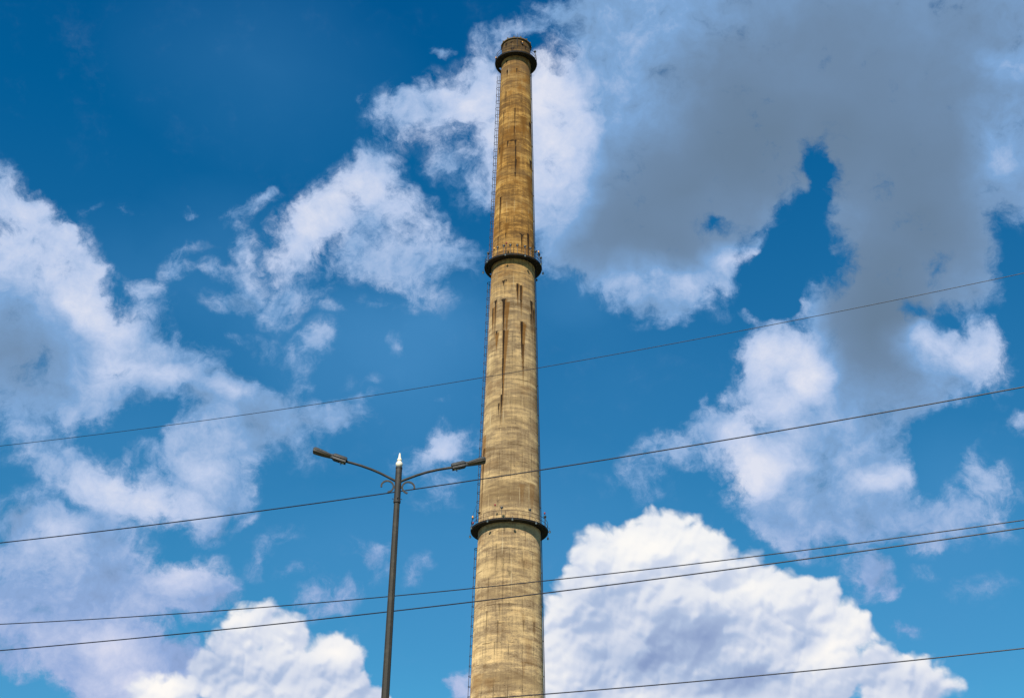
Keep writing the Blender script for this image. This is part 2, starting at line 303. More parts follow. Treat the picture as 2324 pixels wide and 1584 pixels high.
for i in range(len(US)-1):
    sh = None
    for j in range(len(VS)-1):
        s_ = sky_cell('sky_part', (US[i], US[i+1], VS[j], VS[j+1]))
        sh = s_ if sh is None else pick(sepP.outputs[1], VS[j], sh, s_)
    cols.append(sh)
while len(cols) > 1:                            # balanced tree over the columns
    nxt = []; ks = getattr(N, 'cuts', US[1:-1])
    keep = []
    for i in range(0, len(cols), 2):
        if i+1 < len(cols):
            nxt.append(pick(sepP.outputs[0], ks[i], cols[i], cols[i+1]))
            if i+1 < len(ks): keep.append(ks[i+1])
        else: nxt.append(cols[i])
    N.cuts = keep; cols = nxt
# the rest of the sky, behind and far beside: scattered clouds only
far = sky_cell('sky_far', (50, 51, -50, -49))
whole = pick(N.v('LENGTH', P, out=1), 1.8, cols[0], far)
wo = N.n('ShaderNodeOutputWorld'); N.put(wo.inputs[0], whole)
world.cycles.sampling_method = 'MANUAL'; world.cycles.sample_map_resolution = 512

# ================================================================== mesh helpers
rnd = random.Random(4)
def mk(name, bm, mats, parent=None, smooth=False, loc=None):
    me = bpy.data.meshes.new(name)
    bmesh.ops.recalc_face_normals(bm, faces=bm.faces)
    bm.to_mesh(me); bm.free()
    for m_ in (mats if isinstance(mats, (list, tuple)) else [mats]): me.materials.append(m_)
    if smooth is not False:
        me.polygons.foreach_set('use_smooth', [True]*len(me.polygons))
        if smooth is not True: me.set_sharp_from_angle(angle=radians(smooth))
    o = bpy.data.objects.new(name, me); COL.objects.link(o)
    if parent: o.parent = parent
    if loc: o.location = loc
    return o
def tag(o, label=None, cat=None, group=None, kind=None):
    for k_, v_ in (('label', label), ('category', cat), ('group', group), ('kind', kind)):
        if v_: o[k_] = v_
    return o
def empty(name, loc=(0, 0, 0)):
    o = bpy.data.objects.new(name, None); COL.objects.link(o); o.location = loc; o.empty_display_size = .3
    return o
def tube(bm, pts, r, n=8, mi=0, closed=False, cap=True):
    """sweep a circle (radius r, or one radius per point) along pts"""
    pts = [Vector(p) for p in pts]; L = len(pts)
    rs = r if isinstance(r, (list, tuple)) else [r]*L
    rings = []; prev = None
    for i, p in enumerate(pts):
        a = pts[(i-1) % L] if (i > 0 or closed) else p
        b = pts[(i+1) % L] if (i < L-1 or closed) else p
        t = (b-a).normalized()
        if prev is None:
            x = t.orthogonal().normalized()
        else:
            x = (prev - t*prev.dot(t)).normalized()
        prev = x; y = t.cross(x)
        rings.append([bm.verts.new(p + (x*cos(2*pi*k/n) + y*sin(2*pi*k/n))*rs[i]) for k in range(n)])
    for i in range(L if closed else L-1):
        A_, B_ = rings[i], rings[(i+1) % L]
        for k in range(n):
            f = bm.faces.new((A_[k], A_[(k+1) % n], B_[(k+1) % n], B_[k])); f.material_index = mi
    if cap and not closed:
        for rr in (rings[0], rings[-1]):
            f = bm.faces.new(rr); f.material_index = mi
def lathe(bm, prof, n=16, c=(0, 0, 0), mi=0, cap=(True, True), M=None):
    """revolve (r, z) pairs round z through c; M an optional matrix applied first"""
    rings = []
    for r_, z_ in prof:
        ring = []
        for k in range(n):
            v = Vector((r_*cos(2*pi*k/n), r_*sin(2*pi*k/n), z_))
            if M is not None: v = M @ v
            ring.append(bm.verts.new(v + Vector(c)))
        rings.append(ring)
    for i in range(len(rings)-1):
        for k in range(n):
            f = bm.faces.new((rings[i][k], rings[i][(k+1) % n], rings[i+1][(k+1) % n], rings[i+1][k])); f.material_index = mi
    if cap[0]: bm.faces.new(rings[0]).material_index = mi
    if cap[1]: bm.faces.new(rings[-1]).material_index = mi
def box(bm, c, s, M=None, mi=0):
    c = Vector(c); vs = []
    for dx in (-.5, .5):
        for dy in (-.5, .5):
            for dz in (-.5, .5):
                v = Vector((dx*s[0], dy*s[1], dz*s[2]))
                if M is not None: v = M @ v
                vs.append(bm.verts.new(c+v))
    for q in ((0,1,3,2),(4,6,7,5),(0,4,5,1),(2,3,7,6),(0,2,6,4),(1,5,7,3)):
        bm.faces.new([vs[i] for i in q]).material_index = mi

# ================================================================== materials
def mat(name):
    m_ = bpy.data.materials.new(name); m_.use_nodes = True
    t = m_.node_tree; t.nodes.clear(); M_ = NT(t)
    out = M_.n('ShaderNodeOutputMaterial'); b = M_.n('ShaderNodeBsdfPrincipled')
    M_.t.links.new(b.outputs[0], out.inputs[0])
    return m_, M_, b
def bump(M_, b, h, strength, dist):
    bp = M_.n('ShaderNodeBump'); bp.inputs['Strength'].default_value = strength; bp.inputs['Distance'].default_value = dist
    M_.put(bp.inputs['Height'], h); M_.put(b.inputs['Normal'], bp.outputs[0])
def weathered(name, base, spot, rough=.6, metal=0.0, scale=9.0, thr=(.52, .68), rust=None, detail=5):
    m_, M_, b = mat(name)
    tc = M_.n('ShaderNodeTexCoord'); ob = tc.outputs['Object']
    n1 = M_.noise(ob, scale, detail, .6); n2 = M_.noise(ob, scale*3.7, 3, .6)
    c_ = M_.mix(M_.smooth(n1, *thr), base, spot)
    c_ = M_.mix(M_.m('MULTIPLY', n2, .35), c_, tuple(x*.55 for x in base))
    if rust is not None:
        c_ = M_.mix(M_.smooth(M_.noise(ob, scale*.6, 6, .65), .55, .66), c_, rust)
    M_.put(b.inputs['Base Color'], c_); b.inputs['Roughness'].default_value = rough; b.inputs['Metallic'].default_value = metal
    bump(M_, b, n2, .25, .01)
    return m_
def plain(name, col, rough=.5, metal=0.0, **kw):
    m_, M_, b = mat(name)
    tc = M_.n('ShaderNodeTexCoord')
    n1 = M_.noise(tc.outputs['Object'], 6.0, 4, .6)
    M_.put(b.inputs['Base Color'], M_.mix(M_.m('MULTIPLY', n1, .5), col, tuple(x*.7 for x in col)))
    b.inputs['Roughness'].default_value = rough; b.inputs['Metallic'].default_value = metal
    for k_, v_ in kw.items(): b.inputs[k_.replace('_', ' ')].default_value = v_
    return m_

# ================================================================== chimney
CY = 180.0
def shaft_r(z):
    zs = (0, 47, 66.9, 81.4, 92.9, 105.3, 118.3, 122.1, 137, 147, 152.3)
    rs = (5.95, 4.70, 4.25, 3.91, 3.61, 3.32, 3.01, 2.92, 2.58, 2.37, 2.27)
    return float(np.interp(z, zs, rs))
def bear(phi):                                  # bearing round the shaft in degrees: 0 faces the viewer's side, + to the right
    a = radians(phi); return Vector((sin(a), -cos(a), 0))

def concrete():
    m_, M_, b = mat('weathered_concrete')
    tc = M_.n('ShaderNodeTexCoord'); ob = tc.outputs['Object']
    sp = M_.n('ShaderNodeSeparateXYZ'); M_.put(sp.inputs[0], ob)
    X, Y, Z = sp.outputs
    th = M_.m('MULTIPLY', M_.m('ARCTAN2', X, M_.m('MULTIPLY', Y, -1.0)), 57.29578)
    cb = M_.n('ShaderNodeCombineXYZ'); M_.put(cb.inputs[0], th); M_.put(cb.inputs[1], Z)
    SV = cb.outputs[0]                                                     # (bearing in degrees, height in metres)
    uz = M_.v('MULTIPLY', ob, (.16, .16, 1.0)); fine = M_.v('MULTIPLY', ob, (.55, .55, 1.9)); vert = M_.v('MULTIPLY', ob, (2.6, 2.6, .22))
    # lifts: broad and fine horizontal bands, patches, runs
    band = M_.noise(uz, .42, 4, .6, .25); band2 = M_.noise(uz, 1.7, 5, .65, .4)
    patch = M_.noise(fine, .75, 7, .68); runs = M_.noise(vert, .9, 5, .65); tiny = M_.noise(M_.v('MULTIPLY', ob, (1.0, 1.0, 1.5)), 5.0, 5, .7)
    f = M_.m('ADD', M_.m('MULTIPLY', band, .40), M_.m('ADD', M_.m('MULTIPLY', band2, .55), M_.m('ADD', M_.m('MULTIPLY', patch, .45), M_.m('MULTIPLY', runs, .28))))
    f = M_.m('ADD', f, M_.m('MULTIPLY', M_.m('SUBTRACT', tiny, .5), .48))   # centred near .84
    low_c = M_.ramp(M_.smooth(f, .655, 1.0), [(0, (.22, .142, .070)), (.25, (.33, .235, .138)), (.5, (.42, .31, .180)), (.75, (.57, .415, .215)), (1, (.78, .585, .31))])
    up_c = M_.ramp(M_.smooth(f, .70, 1.0), [(0, (.19, .090, .022)), (.25, (.30, .158, .042)), (.5, (.45, .238, .058)), (.75, (.63, .355, .090)), (1, (.80, .52, .17))])
    c_ = M_.mix(M_.smooth(M_.m('ADD', Z, M_.m('MULTIPLY', patch, 14.0)), 108, 122), low_c, up_c)
    # each 2.5 m pour, and each panel of it, has its own tone
    lf = M_.m('FLOOR', M_.m('DIVIDE', M_.m('ADD', Z, .6), 2.5)); pf = M_.m('FLOOR', M_.m('DIVIDE', M_.m('ADD', th, 371.25-1.0), 22.5))
    wn1 = M_.n('ShaderNodeTexWhiteNoise', noise_dimensions='1D'); M_.put(wn1.inputs['W'], lf)
    wn2_ = M_.n('ShaderNodeTexWhiteNoise', noise_dimensions='1D'); M_.put(wn2_.inputs['W'], M_.m('MULTIPLY_ADD', lf, 17.3, pf))
    tone = M_.m('ADD', M_.m('MULTIPLY', wn1.outputs['Value'], .22), M_.m('MULTIPLY', wn2_.outputs['Value'], .14))
    c_ = M_.mix(tone, c_, (.23, .155, .078))
    c_ = M_.mix(M_.m('MULTIPLY', M_.smooth(Z, 136, 148), .38), c_, (.27, .185, .105))
    # rust wash in broad bands, more on the left flank
    wash = M_.smooth(M_.m('ADD', M_.noise(M_.v('MULTIPLY', ob, (.5, .5, .8)), .5, 5, .6), M_.m('MULTIPLY', M_.smooth(th, -45, -90), .13)), .53, .70)
    wash = M_.m('MULTIPLY', wash, M_.m('MULTIPLY_ADD', M_.smooth(Z, 95, 120), .62, .22))
    c_ = M_.mix(wash, c_, (.33, .150, .028))
    # grey-brown lift bands seen in the photo: (height, half height, strength)
    bz = 0.0
    wz = M_.m('ADD', Z, M_.m('MULTIPLY', M_.m('SUBTRACT', patch, .5), 3.0))
    for (z0, h, w) in ((73.6, 2.2, .75), (87.3, 1.2, .45), (84.3, 1.2, .35), (78, .7, .3), (120.5, 1.5, .3), (107.2, .8, .35), (130, 1.6, .3), (140.5, .8, .3), (64.5, .6, .3), (59.6, 1.0, .35), (48.6, 1.3, .45), (92, 1.2, .25), (101.5, .8, .25), (114.2, 1.3, .3), (126.3, .8, .3)):
        d_ = M_.m('MAXIMUM', M_.m('SUBTRACT', 1.0, M_.m('MULTIPLY', M_.m('ABSOLUTE', M_.m('SUBTRACT', wz, z0)), 1/h)), 0.0)
        bz = M_.m('MULTIPLY_ADD', d_, w, bz)
    c_ = M_.mix(M_.m('MINIMUM', bz, .8), c_, (.225, .145, .070))
    # vertical formwork seams every 22.5 degrees, thin lift joints
    wob = M_.m('MULTIPLY', M_.m('SUBTRACT', M_.noise(M_.v('MULTIPLY', ob, (.2, .2, 1.0)), .35, 3, .6), .5), 1.6)
    ph = M_.m('SUBTRACT', M_.m('MODULO', M_.m('ADD', M_.m('ADD', th, wob), 371.25-1.0), 22.5), 11.25)
    seam = M_.smooth(M_.m('ABSOLUTE', ph), .85, .25)
    sm = M_.noise(M_.v('MULTIPLY', ob, (.15, .15, 1.0)), .22, 4, .6)
    c_ = M_.mix(M_.m('MULTIPLY', seam, M_.m('MULTIPLY', M_.smooth(sm, .50, .60), M_.smooth(patch, .40, .62))), c_, (.62, .47, .26))
    c_ = M_.mix(M_.m('MULTIPLY', M_.m('MULTIPLY', seam, M_.smooth(sm, .54, .40)), .75), c_, (.085, .055, .03))
    jz = M_.m('SUBTRACT', M_.m('MODULO', M_.m('ADD', M_.m('ADD', Z, M_.m('MULTIPLY', M_.m('SUBTRACT', runs, .5), .25)), .6), 2.5), 1.25)
    joint = M_.m('MULTIPLY', M_.smooth(M_.m('ABSOLUTE', jz), .09, .03), M_.smooth(M_.noise(ob, .33, 4, .7), .50, .62))
    c_ = M_.mix(M_.m('MULTIPLY', joint, .75), c_, (.095, .055, .028))
    # pale lime runs
    lime = M_.smooth(M_.noise(M_.v('MULTIPLY', ob, (3.2, 3.2, .13)), .8, 3, .6), .66, .73)
    c_ = M_.mix(M_.m('MULTIPLY', lime, .55), c_, (.72, .60, .38))
    # soot around the platforms and on the top
    soot = M_.m('MULTIPLY', M_.smooth(Z, 149.0, 150.6), .95)
    soot = M_.m('MULTIPLY', soot, M_.m('ADD', .55, M_.smooth(patch, .42, .62)))
    # streaks: (bearing, top, bottom, half width in degrees, strength)
    sw = M_.v('SUBTRACT', M_.noise(ob, 2.2, 4, .7, color=True), (.5, .5, .5))
    SW = M_.v('ADD', SV, M_.v('MULTIPLY', sw, (2.2, .8, 0)))
    def streaks(lst):
        acc_ = 0.0
        for (t0, za, zb, hw, w) in lst:
            hz = abs(za-zb)*1.15
            q = M_.n('ShaderNodeVectorMath', operation='MULTIPLY_ADD')
            M_.put(q.inputs[0], SW); q.inputs[1].default_value = (1/hw/1.6, -1/hz, 0); q.inputs[2].default_value = (-t0/hw/1.6, za/hz, 0)
            q = q.outputs[0]
            d_ = M_.m('SUBTRACT', 1.0, M_.v('DOT_PRODUCT', M_.v('ABSOLUTE', q), (1.0, .85, 0), 1))
            d_ = M_.m('MULTIPLY', M_.m('MINIMUM', d_, M_.v('DOT_PRODUCT', q, (0, hz*4, 0), 1)), w)
            acc_ = M_.m('MAXIMUM', acc_, d_)
        return acc_
    BR_ = [(12,105.9,103,3.6,.8),(-13.5,103.2,98.4,5.2,1.1),(-55,102.3,99.2,4.5,1.1),(-38.5,98.5,95.8,5,1.0),(-15.5,98.6,92.3,5.5,1.1),(-18,94,86.5,3,.8),(27,99.8,94.2,5.2,1.2),(26,96,90,2.4,.8),(21,105.5,101.5,3.4,.8),
           (-70,83,70.5,7,1.5),(46,75.5,71.5,8,.8),(23,75,71.5,5,.6),(26,50.8,49,3.5,.8),(-54,49.5,46,12,.8),(-28,48.8,46.5,9,.5),(47,57,54,4,.9),(26,57,54.3,3,.7),(-20,117,114,8,.5),(30,137,133,16,.5),(-48,132,127,12,.6),(55,126,121,14,.6),(10,129,126,8,.5),(60,66,60,8,.5),(35,54,50,9,.5),(-50,103,97,2,.5),(12,151.2,150.3,5,1.0),(-12,152.0,151.3,8,1.0)]
    BK_ = [(-34.4,146.2,145.1,3.4,1.1),(3.3,146.3,145.2,2.2,1.2),(-39,148.3,147.5,4,.9),(8,148.6,148.3,3,.6),(-37.5,142,138.5,1.1,.8),(-44.8,138,135.6,1.2,.9),(-1.5,138.4,134.6,1.4,1.0),(62,136.6,133.8,5,1.1),(-3,134.8,132.2,1.2,.7),(20,140,139.5,3,.5),
           (-23.7,132.1,130.9,2.2,1.2),(1.5,132.2,131.0,3,1.2),(-11,132.2,131.9,13,.8),(2.6,131,125.8,1.4,.8),(4.2,128.5,126.4,1.7,1.3),(2.3,126.1,125.1,2.0,1.3),(-59,131.6,130,3,.8),(-44,135,127,.8,.6),(62,129.4,127.5,7,.7),
           (-44.5,121.9,116.5,1.8,1.5),(-44.5,122.0,121.4,4,1.1),(-41.5,117.5,114.5,1.0,.7),(22.8,115.0,112.0,2.0,1.1),(23,115.1,114.6,6,1.0),(44,115.5,110.9,2.8,1.4),(-47.5,115,111,1.2,.9),(62,114,109,1.6,.9),(-22,115.2,114,1.6,.5),(-4,111.5,110.5,2,.4),
           (-24,107,106,3.6,.7),(-17,107,106.6,2,.9),(11.5,106.3,104,1.9,1.4),(20.6,106.1,102.0,1.8,1.4),(20.6,103.7,103.1,2.4,1.0),(-46.5,103.9,98.2,1.4,1.4),(-47,104,103.1,4,1.1),(-22,103.7,98.2,2.4,1.8),(-23,103.8,103.1,5.5,1.2),(-57,102.9,99.3,1.7,1.3),(54,104.1,102,5,.9),(55,103,98,2.3,1.0),(64,103,98,2.6,1.1),(50,102,97.5,1.5,.7),
           (22.6,100.1,94.6,2.3,1.9),(26,96.5,91.5,1.2,.9),(-20.5,98.7,98.1,2.6,1.1),(-20.3,98.5,92.6,2.0,1.8),(-20.2,94.1,89.5,1.6,1.4),(-19.4,90,86.5,1.0,.8),(-21.5,88.4,84.5,1.5,1.1),(-27.2,87.1,85.2,1.4,.9),(-39.5,98.8,98.1,2.6,.9),(27,93,92.4,1,.8),
           (-67.5,81.0,70.2,2.2,1.7),(-22,72.6,71.6,3,.3),(1,62.6,61.9,3,1.0),(26.4,64.2,62.2,1.4,.9),(-15,58.4,56.4,1.3,.9),(-17,56,52,1.1,.7),(26,56.2,54.7,1.5,.8),(47.5,56.2,54.4,2.2,.8),(-38,57.5,50,1.0,.6),(-37,62,58,1.0,.5),(-10,64.5,50,.9,.35),(-9,68.6,67.6,1.6,.6),(30,68.2,67.4,1.4,.6),(-23,66.5,60,.9,.45),
           (-16,150.6,149.9,10,.5),(20,151.9,151.2,4,1.1),(-20,151.9,151.5,6,.8),(40,151.5,150.4,6,.6),(-45,152,151,6,.6)]
    BR_ += [(t+hw*.8, a, b-(a-b)*.35, hw*1.8+1.0, w*.30) for (t, a, b, hw, w) in BK_ if a-b > 1.5]      # rust fans out beside and below each dark run
    rst = M_.m('MULTIPLY', M_.m('MULTIPLY_ADD', M_.smooth(Z, 70, 88), .65, .35), M_.smooth(M_.m('MULTIPLY_ADD', M_.m('SUBTRACT', tiny, .5), .5, streaks(BR_)), -.02, .34)); blk = M_.smooth(M_.m('MULTIPLY_ADD', M_.m('SUBTRACT', tiny, .5), .6, streaks(BK_)), -.03, .30)
    c_ = M_.mix(M_.m('MULTIPLY', rst, .85), c_, (.225, .100, .018))
    c_ = M_.mix(M_.m('MINIMUM', soot, .8), c_, (.075, .055, .032))
    blk = M_.m('MULTIPLY', blk, M_.m('MULTIPLY_ADD', M_.smooth(Z, 66, 84), .5, .43))
    c_ = M_.mix(blk, c_, (.018, .011, .007))
    # small spalls and form-tie holes
    vo = M_.voro(M_.v('MULTIPLY', ob, (1, 1, .8)), 1.1)
    c_ = M_.mix(M_.m('MULTIPLY', M_.smooth(vo, .075, .04), .8), c_, (.05, .03, .018))
    M_.put(b.inputs['Base Color'], c_); b.inputs['Roughness'].default_value = .95
    b.inputs['Diffuse Roughness'].default_value = 1.0; b.inputs['Specular IOR Level'].default_value = .15
    hgt = M_.m('ADD', M_.m('MULTIPLY', tiny, .5), M_.m('ADD', M_.m('MULTIPLY', patch, 1.0), M_.m('ADD', M_.m('MULTIPLY', seam, -.3), M_.m('MULTIPLY', joint, -.4))))
    bump(M_, b, hgt, .6, .06)
    return m_

CONC = concrete()
STEEL = weathered('near_black_steel', (.012, .011, .011), (.020, .017, .014), .8, 0, 1.2, rust=(.035, .018, .010))  # near-black tone puts the deep shade under the decks into the colour
RAILM = weathered('rusty_rail_steel', (.055, .028, .018), (.11, .045, .02), .8, 0, 2.0)
LADM = weathered('ladder_steel', (.016, .013, .018), (.05, .018, .014), .75, 0, .8, rust=(.09, .026, .016))
BLK = plain('black_rubber', (.012, .012, .016), .6)
GLASSM = plain('lamp_lens', (.20, .26, .28), .12, 0, Specular_IOR_Level=.8)
HOUS = plain('floodlight_housing', (.028, .034, .036), .5)
YEL = plain('amber_lens', (.60, .27, .015), .3)
RED = plain('red_lens', (.22, .015, .015), .3)
LIPM = weathered('mossy_rim', (.12, .085, .035), (.05, .035, .02), .9, 0, 3.0, rust=(.22, .11, .03))

root = empty('industrial_chimney', (0, CY, 0))
tag(root, 'tall tapering concrete industrial chimney with rust streaks and three ring platforms', 'chimney')

# shaft: outer wall, lip and inner wall in one closed skin
bm = bmesh.new(); zs = [z for z in np.arange(0, 152.31, 1.1)]+[152.3]
prof = [(shaft_r(z), float(z)) for z in zs]
prof += [(1.95, 152.3), (1.95, 146.0), (0.02, 146.0)]
lathe(bm, prof, 128, cap=(True, True))
shaft = mk('shaft', bm, CONC, root, 40)
bm = bmesh.new()
lathe(bm, [(1.9, 152.302), (2.40, 152.302), (2.46, 152.34), (2.46, 152.50), (2.36, 152.56), (1.9, 152.56), (1.9, 152.302)], 96, cap=(False, False))
for k in range(14):
    a = bear(-9+k*360/14)*2.42; box(bm, (a.x, a.y, 152.62), (.15, .15, .24), Matrix.Rotation(radians(-9+k*360/14), 3, 'Z'))
mk('crown_rim', bm, LIPM, root, 40)
bm = bmesh.new(); a = bear(3)*2.50
tube(bm, [(a.x, a.y, 150.6), (a.x, a.y, 153.3)], .028, 6)
a2 = bear(3)*2.3; tube(bm, [(a2.x, a2.y, 151.0), (a.x, a.y, 151.0)], .03, 5); tube(bm, [(a2.x, a2.y, 152.0), (a.x, a.y, 152.0)], .03, 5)
mk('lightning_rod', bm, BLK, root)
bm = bmesh.new(); a = bear(24)*2.42
lathe(bm, [(.02, -.34), (.13, -.30), (.16, -.1), (.14, 0)], 12, (a.x, a.y, 151.55), 1)
lathe(bm, [(.09, 0), (.10, .05), (.10, .18), (.05, .26)], 12, (a.x, a.y, 151.55), 0)
tube(bm, [tuple(bear(24)*2.2+Vector((0, 0, 151.3))), tuple(a+Vector((0, 0, 151.3)))], .04, 6, 1)
mk('warning_light', bm, [YEL, BLK], root, 40)

# ---------------- ring platforms
LAD = -117.0
def platform(zd, R, nposts, phase, drop=.16):
    ri = shaft_r(zd)-.03
    bm = bmesh.new(); n = 144; rr = (ri, R-.42, R)
    def ring(r, z): return [bm.verts.new(bear(k*360/n)*r + Vector((0, 0, z))) for k in range(n)]
    T = [ring(r, zd) for r in rr]; B = [ring(r, zd-drop) for r in rr]
    def hole(k):
        d = ((k+.5)*360/n - LAD + 180) % 360 - 180
        return abs(d) < degrees_half
    degrees_half = math.degrees(.42/((ri+R-.42)/2))
    for k in range(n):
        j = (k+1) % n
        for s_ in (0, 1):
            if s_ == 0 and hole(k): continue
            bm.faces.new((T[s_][k], T[s_][j], T[s_+1][j], T[s_+1][k]))
            bm.faces.new((B[s_][k], B[s_+1][k], B[s_+1][j], B[s_][j]))
        bm.faces.new((T[2][k], T[2][j], B[2][j], B[2][k]))
        if hole(k): bm.faces.new((T[1][j], T[1][k], B[1][k], B[1][j]))
        else: bm.faces.new((T[0][j], T[0][k], B[0][k], B[0][j]))
        if hole(k) != hole((k+1) % n): bm.faces.new((T[0][j], T[1][j], B[1][j], B[0][j]))
    # rolled edge
    tube(bm, [bear(k*360/72)*(R+.0)+Vector((0, 0, zd+.01)) for k in range(72)], .055, 6, closed=True)
    deck = mk('platform', bm, STEEL, root, 30)
    bm = bmesh.new(); Rr = R-.03
    for h in (.55, 1.08):
        tube(bm, [bear(k*5)*Rr+Vector((0, 0, zd+h)) for k in range(72)], .028, 6, closed=True)
    for k in range(nposts):
        p = bear(phase+k*360/nposts)*Rr
        tube(bm, [p+Vector((0, 0, zd+.02)), p+Vector((0, 0, zd+1.09))], .026, 6)
    mk('railing', bm, RAILM, deck, 40)
    return deck
def floodlight(deck, phi, R, z, post=1.25, inward=.35):
    p = bear(phi)*(R-.02); c_ = bear(phi)
    bm = bmesh.new()
    tube(bm, [p+Vector((0, 0, z-.05)), p+Vector((0, 0, z+post))], .03, 6, 0)
    M_ = Matrix.Rotation(-inward, 3, Vector((-c_.y, c_.x, 0)))
    ctr = p+Vector((0, 0, z+post+.03))
    lathe(bm, [(.07, 0), (.14, .05), (.19, .19), (.20, .28), (.185, .285)], 14, ctr, 0, M=M_)
    lathe(bm, [(.18, .287), (.10, .30)], 14, ctr, 1, cap=(False, True), M=M_)
    box(bm, ctr+Vector((0, 0, -.02)), (.10, .10, .08), None, 0)
    mk('floodlight', bm, [HOUS, GLASSM], deck, 40)
def beacon(deck, phi, R, z, h=1.6, kind='red', name='warning_light'):
    p = bear(phi)*(R-.02); bm = bmesh.new()
    tube(bm, [p+Vector((0, 0, z-.05)), p+Vector((0, 0, z+h))], .022, 6, 0)
    c_ = p+Vector((0, 0, z+h))
    if kind == 'red':
        lathe(bm, [(.03, 0), (.10, .04), (.13, .15), (.10, .27), (.03, .33)], 12, c_, 1)
        o = mk(name, bm, [BLK, RED], deck, 40); o['label'] = 'red bulb on a thin rod'
    else:
        lathe(bm, [(.10, -.10), (.13, 0)], 12, c_, 0); lathe(bm, [(.10, 0), (.11, .06), (.11, .24), (.04, .34)], 12, c_, 1)
        o = mk(name, bm, [BLK, YEL], deck, 40); o['label'] = 'amber lantern on a short post'
def pendant(deck, phi, R, z):
    c_ = bear(phi); bm = bmesh.new(); V = lambda r, h: c_*r+Vector((0, 0, z+h))
    tube(bm, [V(R, -.08), V(R+.02, .18), V(R+.10, .26), V(R+.22, .26), V(R+.28, .20), V(R+.28, -.05)], .022, 6, 0)
    lathe(bm, [(.03, 0), (.06, -.06), (.10, -.12), (.17, -.28), (.16, -.29)], 14, V(R+.28, -.04), 0, cap=(True, False))
    lathe(bm, [(.05, -.20), (.12, -.25), (.135, -.33), (.09, -.42), (.02, -.45)], 14, V(R+.28, -.04), 1)
    mk('hanging_lamp', bm, [HOUS, GLASSM], deck, 40)

ZL, RL = 69.55, 5.18
ZM, RM = 110.75, 4.22
ZT, RTP = 149.0, 3.33
low_p = platform(ZL, RL, 20, 12); mid_p = platform(ZM, RM, 24, 0); top_p = platform(ZT, RTP, 14, -11)
low_p['label'] = 'lowest and widest ring platform with red and amber lights'
mid_p['label'] = 'middle ring platform crowded with floodlights'
top_p['label'] = 'highest ring platform just under the mouth'
for ph in (-53, -12, 31.5, 68): floodlight(low_p, ph, RL, ZL)
beacon(low_p, -22, RL, ZL, 1.75); beacon(low_p, 65, RL, ZL, 1.7); beacon(low_p, -73, RL, ZL, 1.3, 'amber'); beacon(low_p, -70, RL, ZL, .35)
for ph in (-104, -68, -32, 4, 40, 80, 107): pendant(low_p, ph, RL, ZL)
for ph in (-64, -34, -20, -6, 8, 24, 36.7, 52.8, 66.7, 80): floodlight(mid_p, ph, RM, ZM)
beacon(mid_p, -14, RM, ZM, 1.7); beacon(mid_p, -42, RM, ZM, 1.35, 'amber'); beacon(mid_p, 62, RM, ZM, 1.6, 'amber')
for ph in (-100, -58, -15, 22.7, 65, 100, 128): pendant(mid_p, ph, RM, ZM)
floodlight(top_p, 68.5, RTP, ZT, 1.4); beacon(top_p, -76, RTP, ZT, .45, 'amber')

# ---------------- caged ladder on the far left flank
cl = bear(LAD); cs = Vector((-cl.y, cl.x, 0))
def on(z, off, s_=0.0): return cl*(shaft_r(z)+off) + cs*s_ + Vector((0, 0, z))
bm = bmesh.new(); step = 3.0
for s_ in (-.22, .22):
    tube(bm, [on(z, .22, s_) for z in np.arange(1.0, 150.2, step)], .055, 5)
for z in np.arange(1.2, 150.0, .40): tube(bm, [on(z, .22, -.22), on(z, .22, .22)], .015, 4)
for z in np.arange(2.0, 149.5, 2.7):
    for s_ in (-.22, .22): tube(bm, [on(z, -.02, s_), on(z, .22, s_)], .022, 4)
lad = mk('ladder', bm, LADM, root)
bm = bmesh.new()
for za, zb in ((4.0, ZL-1.6), (ZL+2.4, ZM-1.6), (ZM+2.4, ZT-1.6)):
    for a in (-115, -62, 0, 62, 115):
        ex, ey = .24+.37+.37*cos(radians(a)), .37*sin(radians(a))
        tube(bm, [on(z, ex, ey) for z in np.linspace(za, zb, 14)], .040, 4)
    for z in np.arange(za, zb+.1, 1.33):
        tube(bm, [on(z, .22, -.25)]+[on(z, .24+.37+.37*cos(radians(a)), .37*sin(radians(a))) for a in range(-135, 136, 15)]+[on(z, .22, .25)], .038, 5)
mk('safety_cage', bm, LADM, lad)

# ---------------- lightning conductor down the right flank, stay wire at the lowest platform
bm = bmesh.new()
for ph, ra in ((88, .060), (81, .022)):  # main cable thickened so it also draws the shaft's dark shaded edge
    tube(bm, [bear(ph+.6*sin(z*.7))*(shaft_r(z)+.10)+Vector((0, 0, z)) for z in np.arange(2, 148.5, 2.5)], ra, 5)
for z in np.arange(4, 148, 4.6):
    p = bear(88)*(shaft_r(z)+.06); box(bm, (p.x, p.y, z), (.22, .10, .12), Matrix.Rotation(radians(88), 3, 'Z'))
mk('conductor_cable', bm, BLK, root)
bm = bmesh.new()
tube(bm, [on(74.0, .95, .3), bear(-75)*(RL+.02)+Vector((0, 0, ZL+1.4))], .02, 5)
tube(bm, [bear(-75)*(RL+.02)+Vector((0, 0, ZL+1.4)), bear(-80)*(RL+.02)+Vector((0, 0, ZL))], .02, 5)
mk('stay_wire', bm, BLK, root)

